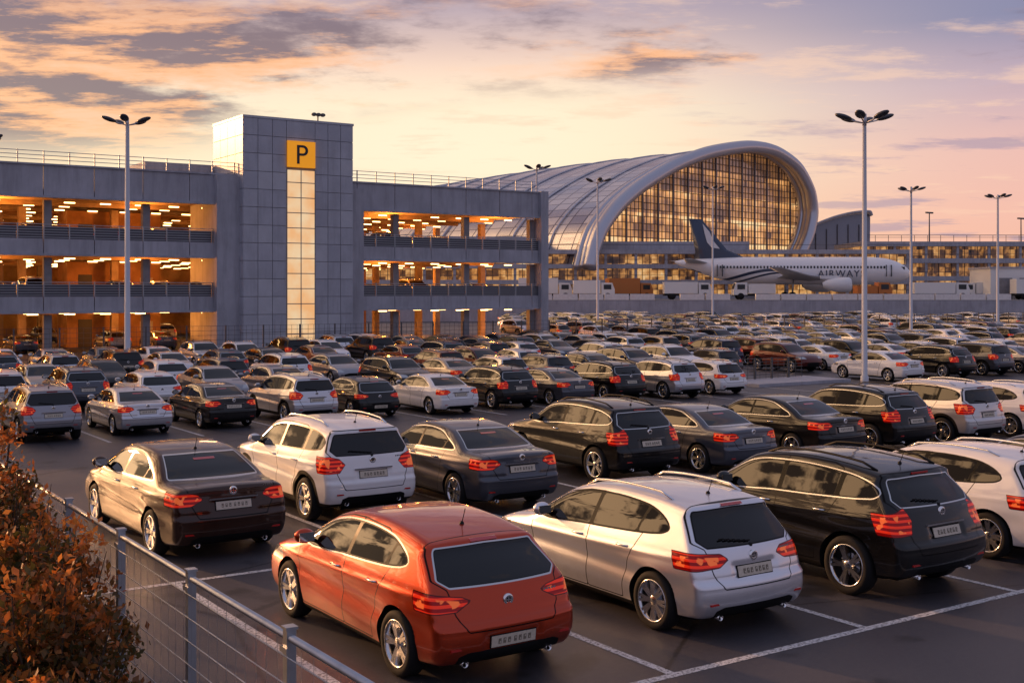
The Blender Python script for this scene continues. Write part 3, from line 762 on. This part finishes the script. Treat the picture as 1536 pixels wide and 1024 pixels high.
uvmesh('roof_shell',vs,us,fs,M_shell,term)
q=MB()
for off,rad,g in ((0,1.25,-1.6),(0,.9,-.4),(0,.75,1.0)):
    q.tube([TP(s,g,z) for s,z in OUT],rad,10,0)
for k in range(1,10):
    t=k/10; g=-1+t*GL
    q.tube([TP(s*(1-.1*t)*1.006,g,rise(z,t*t)+.12) for s,z in OUT[::2]],.16,5,0,False)
q.obj('arch_rim',[simple('rim_metal',(.50,.50,.55),.3,.7)],parent=term)
m,nt,b=mat('terminal_glass'); uv=nd(nt,'ShaderNodeUVMap').outputs[0]
sx=nd(nt,'ShaderNodeSeparateXYZ'); nt.links.new(uv,sx.inputs[0]); cn=cellnoise(nt,sx,2.0)
big=noise(nt,uv,.22,4,.65)
fl=math_(nt,'FRACT',math_(nt,'MULTIPLY',sx.outputs[1],.55))
flm=mapr(nt,fl,.55,.95,.6,1.3)
low=mapr(nt,sx.outputs[1],6,13.0,1.2,.22)
f=math_(nt,'MULTIPLY',mapr(nt,math_(nt,'ADD',math_(nt,'MULTIPLY',cn,.22),big),.34,.78),math_(nt,'MULTIPLY',low,flm))
put(nt,b.inputs['Emission Color'],ramp(nt,f,[(0,(.06,.035,.03)),(.25,(.36,.15,.05)),(.6,(.98,.44,.13)),(1,(1,.68,.32))])); put(nt,b.inputs['Emission Strength'],mapr(nt,f,0,.8,.4,.95))
b.inputs['Base Color'].default_value=(.14,.15,.19,1); b.inputs['Roughness'].default_value=.08; b.inputs['Metallic'].default_value=.5
M_tg=m; nosample(m)
vs=[TP(s,2.2,z) for s,z in OUT]; us=[(s/2.4,z/2.5) for s,z in OUT]
uvmesh('glass_front',vs,us,[tuple(range(len(vs)))],M_tg,term,False)
q=MB()
def span(poly,val,ax):
    P=poly;r=[]
    for i in range(len(P)):
        a,b_=P[i],P[(i+1)%len(P)]
        if (a[ax]-val)*(b_[ax]-val)<0:
            t=(val-a[ax])/(b_[ax]-a[ax]); r.append(a[1-ax]+(b_[1-ax]-a[1-ax])*t)
    return (min(r),max(r)) if len(r)>=2 else None
s=-33.6
i=0
while s<41:
    r=span(OUT,s,0)
    if r: q.tube([TP(s,1.9,max(8,r[0])),TP(s,1.9,r[1])],.22 if i%4==0 else .08,4,0,False,False)
    s+=1.2;i+=1
z=10.
while z<32:
    r=span(OUT,z,1)
    if r: q.tube([TP(r[0],1.8,z),TP(r[1],1.8,z)],.06,4,0,False,False)
    z+=1.25
q.obj('mullions',[simple('mullion',(.12,.12,.14),.4,.5)],parent=term)
m,nt,b=mat('lit_interior_glazing'); tc=texco(nt)
sx=nd(nt,'ShaderNodeSeparateXYZ'); nt.links.new(tc,sx.inputs[0])
c1=cellnoise(nt,sx,.9,(0,2)); big=noise(nt,tc,.12,3); fine=noise(nt,tc,1.5,4)
ff=math_(nt,'MULTIPLY',mapr(nt,math_(nt,'ADD',math_(nt,'MULTIPLY',c1,.3),math_(nt,'ADD',math_(nt,'MULTIPLY',big,.7),math_(nt,'MULTIPLY',fine,.45))),.45,1.0),1.0)
put(nt,b.inputs['Emission Color'],ramp(nt,ff,[(0,(.015,.01,.012)),(.35,(.12,.05,.02)),(.6,(.6,.26,.07)),(.85,(1,.55,.2)),(1,(1,.75,.45))])); b.inputs['Emission Strength'].default_value=.7
b.inputs['Base Color'].default_value=(.05,.05,.06,1); b.inputs['Roughness'].default_value=.15
M_lit=m; nosample(m)
def storeys(name,r0,r1,d0,d1,zs,th,parent,colstep=5,mat0=M_con):
    q=MB()
    for i,z in enumerate(zs):
        q.box(r0,r1,d0,d1,z,z+th,0)
        q.box(r0,r1,d0+.1,d0+.16,z+th+.75,z+th+.82,2)
        if i<len(zs)-1:
            q.box(r0+.3,r1-.3,d0+2.2,d1-.3,z+th+.002,zs[i+1]-.003,1)
            x=r0+.5
            while x<r1: q.box(x-.22,x+.22,d0+.25,d0+.7,z+th+.001,zs[i+1]-.002,0); x+=colstep
            x=r0+.5
            while x<r1: q.box(x-.05,x+.05,d0+2.1,d0+2.19,z+th+.001,zs[i+1]-.002,2); x+=1.25
    q.obj(name,[mat0,M_lit,M_railing],parent=parent)
storeys('podium',-25,66,196,214,[3.0,5.4,8.0,10.4],.7,term,5)
q=MB(); q.box(10,40,200,207,11.12,12.6,0); q.box(-20,5,199,206,11.12,13.4,0); q.obj('podium_upper',[M_con],parent=term)
wing=empty('pier_building',rz=AZ)
storeys('decks',66.5,190,226,245,[3.0,6.2,9.6,12.8],.9,wing,6)
q=MB()
x=67.
while x<190:
    q.tube([(x,227,13.7),(x,227,15.0)],.05,4,0,False); x+=2.5
q.box(67,190,226.95,227.05,14.9,15.0,0); q.box(120,134,232,240,13.71,16.2,1); q.box(150,156,230,238,13.71,15.6,1)
q.obj('roof_plant',[M_railing,M_con2],parent=wing)
wing2=empty('concourse_building',rz=AZ)
prof=spline([(58,13),(62,16.2),(66,18.4),(71,20.4),(75,21.4),(79,21.7),(79.4,20.8)],5,False)
vs=[];us=[];fs=[];N=len(prof)
for k in range(6):
    for i,(r,z) in enumerate(prof): vs.append((r+k*1,262+k*12,z)); us.append((k*4,i*.8))
for k in range(5):
    for i in range(N-1): fs.append((k*N+i,k*N+i+1,(k+1)*N+i+1,(k+1)*N+i))
uvmesh('curved_roof',vs,us,fs,M_shell,wing2)
q=MB(); vsf=[(r,263,z-.3) for r,z in prof]+[(79.2,263,3),(58,263,3)]
q.add(vsf,[tuple(range(len(vsf)))],0)
for k in range(8): q.box(60+k*2.4,60.15+k*2.4,262.7,262.9,3,14+min(5,k*1.0),1)
q.tube([(r,262.0,z+.1) for r,z in prof],.35,6,2)
q.obj('gable_wall',[simple('gable_glass',(.22,.24,.30),.25,.4),M_railing,M_con],parent=wing2)
for rr,dd,hh in ((95,270,22),(118,275,21),(140,262,20),(70,300,26)):
    q=MB(); q.tube([(0,0,3),(0,0,hh)],[.3,.12],6); q.box(-1.2,1.2,-.2,.2,hh-.1,hh+.25,0)
    X=.559*dd+.829*rr;Y=.829*dd-.559*rr; q.obj('floodlight_mast',[M_headm],(X,Y,0))

# ------------------------------------------------------------------ aeroplane
m,nt,b=mat('aircraft_livery'); tc=texco(nt); sx=nd(nt,'ShaderNodeSeparateXYZ'); nt.links.new(tc,sx.inputs[0])
wv=math_(nt,'ADD',sx.outputs[0],math_(nt,'MULTIPLY',sx.outputs[2],2.6))
sw=math_(nt,'ADD',wv,math_(nt,'MULTIPLY',noise(nt,tc,.35,1),5.0))
navy=(.022,.035,.075)
f1=mapr(nt,sw,-13.6,-13.4,1,0)
# two thin swooshes sweeping back along the aft fuselage
def swoosh(ph,off,wd):
    cv=math_(nt,'SUBTRACT',sx.outputs[2],math_(nt,'MULTIPLY',math_(nt,'SINE',math_(nt,'MULTIPLY',math_(nt,'ADD',sx.outputs[0],ph),.30)),1.0))
    return math_(nt,'MULTIPLY',mapr(nt,math_(nt,'ABSOLUTE',math_(nt,'SUBTRACT',cv,off)),wd,wd+.06,1,0),math_(nt,'MULTIPLY',mapr(nt,sx.outputs[0],-14,-13),mapr(nt,sx.outputs[0],1.5,2.5,1,0)))
f=math_(nt,'MAXIMUM',f1,math_(nt,'MAXIMUM',swoosh(9.0,-.9,.20),swoosh(7.4,-1.3,.12)))
put(nt,b.inputs['Base Color'],mixc(nt,f,(.86,.84,.84),navy)); b.inputs['Roughness'].default_value=.25; b.inputs['Coat Weight'].default_value=.5
M_air=m
M_navy=simple('tail_navy',navy,.3,coat=.5); M_wing=simple('wing_grey',(.42,.43,.46),.4,.3); M_glassd=simple('cabin_window',(.02,.025,.03),.1)
M_wht=simple('aircraft_white',(.75,.75,.76),.3)
pl=empty('airliner',(139.8,128.8,3.0),AZ+math.radians(2)); zc=4.4
q=MB(); st_=[(-18.6,.15,1.35),(-17.5,.55,1.15),(-15,1.05,.8),(-12,1.6,.4),(-8,2.05,.1),(-4,2.15,0),(4,2.15,0),(12,2.15,0),(14.5,2.0,-.05),(16.3,1.6,-.18),(17.6,1.05,-.35),(18.3,.5,-.48),(18.55,.06,-.55)]
A_=spline(st_,4,False); n=28; vs=[];fs=[]
for (x,r,dz) in A_:
    for k in range(n):
        a=2*math.pi*k/n; vs.append((x,max(r,.02)*math.cos(a),dz+max(r,.02)*math.sin(a)))
for i in range(len(A_)-1):
    for k in range(n): fs.append((i*n+k,i*n+(k+1)%n,(i+1)*n+(k+1)%n,(i+1)*n+k))
q.add(vs,fs,0,True)
o=q.obj('fuselage',[M_air],(0,0,zc),parent=pl)
q=MB()
x=-12.
while x<13.5:
    for sg in (-1,1): q.box(x,x+.24,min(sg*2.02,sg*2.155),max(sg*2.02,sg*2.155),.35,.72,0)
    x+=.52
for sg in (-1,1):
    for dx in (13.9,-12.4):
        q.box(dx,dx+.08,min(sg*1.6,sg*2.12),max(sg*1.6,sg*2.12),-.9,.9,0); q.box(dx+.8,dx+.88,min(sg*1.6,sg*2.12),max(sg*1.6,sg*2.12),-.9,.9,0)
q.add([(16.2,-1.1,.75),(16.2,1.1,.75),(17.25,.75,.35),(17.25,-.75,.35)],[(0,1,2,3)],0)
q.box(16.3,17.1,-1.28,1.28,.2,.62,0)
q.obj('windows_and_doors',[M_glassd,M_wht,M_navy],(0,0,zc),parent=pl)
tq=bpy.data.curves.new('fuselage_titles','FONT'); tq.body='AIRWAYS'; tq.size=1.5; tq.extrude=.02; tq.space_character=1.2; tq.materials.append(M_navy)
t2=bpy.data.objects.new('fuselage_titles',tq); sc.collection.objects.link(t2); t2.parent=pl; t2.location=(3.2,-2.20,zc-.95); t2.rotation_euler=(math.pi/2,0,0)
def foil(q,pts_le,pts_te,th,m,axis):
    vs=[];fs=[]
    for (l,t,tt) in zip(pts_le,pts_te,th):
        l=Vector(l);t=Vector(t)
        for u,h in ((0,0),(.12,.6),(.4,1),(.75,.5),(1,0),(.75,-.5),(.4,-1),(.12,-.6)):
            p=l.lerp(t,u); d=Vector((0,0,1)) if axis=='z' else Vector((0,1,0)); vs.append(p+d*h*tt)
    N=8
    for i in range(len(th)-1):
        for k in range(N): fs.append((i*N+k,i*N+(k+1)%N,(i+1)*N+(k+1)%N,(i+1)*N+k))
    fs.append(tuple(range((len(th)-1)*N,len(th)*N))); q.add(vs,fs,m,True)
q=MB(); foil(q,[(-7.2,0,1.9),(-10.4,0,3.2),(-14.4,0,8.0)],[(-15.6,0,1.4),(-15.4,0,3.0),(-16.4,0,8.1)],[.3,.22,.1],0,'y')
q.obj('tail_fin',[M_navy],(0,0,zc),parent=pl)
q=MB()
for sg in (-1,1):
    pts=[(-11.6,3.4),(-12.6,4.6),(-13.2,6.0),(-14.3,7.3),(-14.0,5.8),(-13.6,4.4),(-12.9,3.6)]
    q.add([(a,sg*.24,b_) for a,b_ in pts],[tuple(range(len(pts)))],0)
q.obj('fin_emblem',[M_wht],(0,0,zc),parent=pl)
for sg in (-1,1):
    q=MB(); foil(q,[(5.5,sg*1.2,-1.2),(1.0,sg*6,-.8),(-6.2,sg*16.5,.2)],[(-3.0,sg*1.2,-1.2),(-3.2,sg*6,-.8),(-8.0,sg*16.5,.2)],[.45,.28,.08],0,'z')
    q.obj('wing',[M_wing],(0,0,zc),parent=pl)
    q=MB(); foil(q,[(-13.4,sg*.6,1.2),(-17,sg*6.4,1.7)],[(-17,sg*.6,1.2),(-18.4,sg*6.4,1.7)],[.2,.06],0,'z'); q.obj('stabiliser',[M_wing],(0,0,zc),parent=pl)
    q=MB(); q.lathe([(.3,-2.3),(.75,-1.6),(1.05,-.4),(1.15,.9),(1.12,1.8),(1.0,2.0),(.92,1.8),(.9,1.2)],(5.2,sg*5.4,-2.2),'x',20,0); q.lathe([(.9,1.2),(.2,1.3),(.01,1.6)],(5.2,sg*5.4,-2.2),'x',16,1)
    q.box(2.6,5.6,sg*5.4-.12,sg*5.4+.12,-1.3,-.8,0); q.obj('engine',[M_wht,M_black],(0,0,zc),parent=pl)
q=MB()
for x,y,r in ((-.8,-2.6,.55),(-.8,-1.9,.55),(-.8,2.6,.55),(-.8,1.9,.55),(13,-.25,.38),(13,.25,.38)):
    q.lathe([(.05,-.18),(r*.9,-.18),(r,-.1),(r,.1),(r*.9,.18),(.05,.18)],(x,y,r),'y',14,0)
for y in (-2.25,2.25): q.tube([(-.8,y,.5),(-.6,y,3.4)],.14,6,1)
q.tube([(13,0,.4),(13.1,0,2.6)],.11,6,1); q.obj('landing_gear',[M_tire,M_rail],parent=pl)
M_van=simple('van_white',(.75,.74,.72),.4,coat=.4); M_vor=simple('tug_orange',(.5,.16,.03),.5)
def truck(r,d,L=7,h=3.2,mm=None,ya=0):
    q=MB(); mm=mm or M_van
    q.box(-L/2,L/2-2.1,-1.15,1.15,.9,h,0); q.box(-L/2,L/2-.1,-1.0,1.0,.55,.88,1)
    q.add([(L/2-1.95,-1.05,.7),(L/2,-1.05,.7),(L/2,-1.05,1.5),(L/2-.35,-1.0,2.45),(L/2-1.95,-1.0,2.5),(L/2-1.95,1.05,.7),(L/2,1.05,.7),(L/2,1.05,1.5),(L/2-.35,1.0,2.45),(L/2-1.95,1.0,2.5)],
          [(0,1,2,3,4),(9,8,7,6,5),(1,6,7,2),(2,7,8,3),(3,8,9,4),(0,4,9,5)],0)
    q.add([(L/2+.012,-.9,1.55),(L/2+.012,.9,1.55),(L/2-.31,.85,2.38),(L/2-.31,-.85,2.38)],[(0,1,2,3)],2)
    for sg in (-1,1): q.box(L/2-1.6,L/2-.5,min(sg*1.04,sg*1.07),max(sg*1.04,sg*1.07),1.5,2.2,2)
    for x in (-L/2+1.2,L/2-1.0):
        for y in (-1,1): q.lathe([(.05,-.14),(.45,-.14),(.5,0),(.45,.14),(.05,.14)],(x,y,.5),'y',12,1)
    X=.559*d+.829*r;Y=.829*d-.559*r
    q.obj('service_truck',[mm,M_black,M_glassd],(X,Y,3.0),AZ+ya)
for r,d,L,h,mm,ya in ((26,176,7,2.6,None,0),(35,172,6,2.3,None,3.14),(52,171,5,2.0,M_vor,0),(62,172,8,2.5,None,0),(71,180,6,2.6,None,3.1),(78,174,9,3.0,None,0),(12,174,6,2.8,None,0),(18,182,7,3.2,M_vor,.2),(5,178,8,3.2,None,0)):
    truck(r,d,L,h,mm,ya)
q=MB(); q.box(0,14,0,8,0,4.6,0); q.box(-.2,14.2,-.2,8.2,4.603,4.85,1)
for k in range(4): q.box(1+k*3.3,3.2+k*3.3,-.05,-.002,0.05,3.2,2)
q.obj('cargo_shed',[M_van,M_con,M_con2],(.559*176+.829*71,.829*176-.559*71,3.0),AZ)

# ------------------------------------------------------------------ world
w=bpy.data.worlds.new('World'); sc.world=w; w.use_nodes=True; nt=w.node_tree; nt.nodes.clear()
out=nd(nt,'ShaderNodeOutputWorld'); bg=nd(nt,'ShaderNodeBackground'); nt.links.new(bg.outputs[0],out.inputs[0])
tc=nd(nt,'ShaderNodeTexCoord').outputs['Generated']; sx=nd(nt,'ShaderNodeSeparateXYZ'); nt.links.new(tc,sx.inputs[0])
X,Y,Z=sx.outputs
def dot(a,b_): return math_(nt,'ADD',math_(nt,'MULTIPLY',X,a),math_(nt,'MULTIPLY',Y,b_))
rt=dot(*R2); fw=dot(*F2)
rc=ramp(nt,Z,[(0,(.92,.48,.28)),(.05,(1.0,.66,.38)),(.09,(1.0,.80,.52)),(.15,(1.0,.82,.58)),(.185,(.95,.68,.53)),(.23,(.52,.40,.44)),(.4,(.36,.33,.42)),(1,(.30,.32,.46))])
rr=ramp(nt,Z,[(0,(.92,.48,.34)),(.06,(.90,.50,.40)),(.11,(.84,.50,.44)),(.16,(.58,.42,.48)),(.21,(.25,.25,.39)),(.4,(.28,.28,.41)),(1,(.29,.32,.46))])
side_=mapr(nt,rt,.03,.42,0,1,True)
c=mixc(nt,side_,rc,rr)
# wide bright core of the sunset low behind the buildings
core=math_(nt,'MULTIPLY',mapr(nt,math_(nt,'ABSOLUTE',math_(nt,'ADD',rt,.04)),.0,.30,1,0,True),mapr(nt,math_(nt,'ABSOLUTE',math_(nt,'SUBTRACT',Z,.115)),.0,.085,1,0,True))
c=mixc(nt,math_(nt,'MULTIPLY',core,.75),c,(1.08,.90,.66))
dz=math_(nt,'ADD',math_(nt,'MAXIMUM',Z,0.0),.07)
cb=nd(nt,'ShaderNodeCombineXYZ'); nt.links.new(math_(nt,'DIVIDE',rt,dz),cb.inputs[0]); nt.links.new(math_(nt,'DIVIDE',fw,dz),cb.inputs[1])
n1=noise(nt,cb.outputs[0],.75,8,.62); 
mp=nd(nt,'ShaderNodeMapping'); mp.inputs['Scale'].default_value=(1,1.6,1); mp.inputs['Location'].default_value=(3.1,1.7,0); nt.links.new(cb.outputs[0],mp.inputs[0])
n2=noise(nt,mp.outputs[0],1.6,7,.65)
lf=mapr(nt,rt,-.42,.25,.20,.02)
zl=math_(nt,'SUBTRACT',Z,mapr(nt,rt,-.40,.0,-.05,.012,True))
cm=mapr(nt,math_(nt,'ADD',n1,lf),.55,.67,0,1,True)
cm=math_(nt,'MULTIPLY',cm,mapr(nt,zl,.135,.185,.0,1,True))
lit=mixc(nt,mapr(nt,n2,.46,.55),(.19,.125,.155),(.98,.46,.20))
lit=mixc(nt,mapr(nt,Z,.205,.25,0,.75),lit,(.22,.17,.23))
c=mixc(nt,math_(nt,'MULTIPLY',cm,.9),c,lit)
s2=mapr(nt,n2,.52,.66,0,.5,True); s2=math_(nt,'MULTIPLY',s2,mapr(nt,Z,.03,.08))
c=mixc(nt,s2,c,(1.0,.66,.46))
s3=mapr(nt,noise(nt,mp.outputs[0],.5,7,.65),.54,.62,0,.65,True); s3=math_(nt,'MULTIPLY',s3,mapr(nt,rt,.05,.3))
c=mixc(nt,s3,c,(.38,.29,.40))
back=mapr(nt,fw,.65,-.35,0,1,True)
c=mixc(nt,back,c,mixc(nt,mapr(nt,Z,0,.9),(.34,.30,.40),(.28,.31,.46)))
gd=math_(nt,'ADD',dot(-.56,.76),math_(nt,'MULTIPLY',Z,.33))  # added bright sky lobe outside the view, warms car sides and window reflections
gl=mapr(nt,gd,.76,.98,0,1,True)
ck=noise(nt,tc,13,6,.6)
hb=mapr(nt,ck,.455,.545,.04,1.0,True)  # dark breaks put into the lobe for contrast in window reflections
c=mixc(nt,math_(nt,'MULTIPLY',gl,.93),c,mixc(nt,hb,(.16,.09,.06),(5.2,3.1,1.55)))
sky=nd(nt,'ShaderNodeTexSky',sky_type='NISHITA'); sky.sun_disc=False; sky.sun_elevation=math.radians(11); sky.sun_rotation=math.radians(-16)
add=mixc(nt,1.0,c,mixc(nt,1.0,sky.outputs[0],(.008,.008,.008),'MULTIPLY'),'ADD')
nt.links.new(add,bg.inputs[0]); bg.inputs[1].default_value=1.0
sd=bpy.data.lights.new('sun','SUN'); sd.energy=3.6; sd.angle=math.radians(1.0); sd.color=(1,.50,.22)
so=bpy.data.objects.new('sun',sd); sc.collection.objects.link(so)
el_=math.radians(11); dv=Vector((-.276*math.cos(el_),.961*math.cos(el_),math.sin(el_)))
so.rotation_euler=dv.to_track_quat('Z','Y').to_euler()

# ------------------------------------------------------------------ camera
cd=bpy.data.cameras.new('camera'); co=bpy.data.objects.new('camera',cd); sc.collection.objects.link(co); sc.camera=co
co.location=(0,0,CH); co.rotation_euler=(math.pi/2,0,AZ)
cd.sensor_width=36; cd.lens=36*1780/1536; cd.shift_y=-75/1536; cd.clip_end=6000; cd.clip_start=.1
sc.view_settings.view_transform='Standard'; sc.view_settings.look='None'; sc.view_settings.exposure=0; sc.view_settings.gamma=1
print('objects',len(sc.objects))
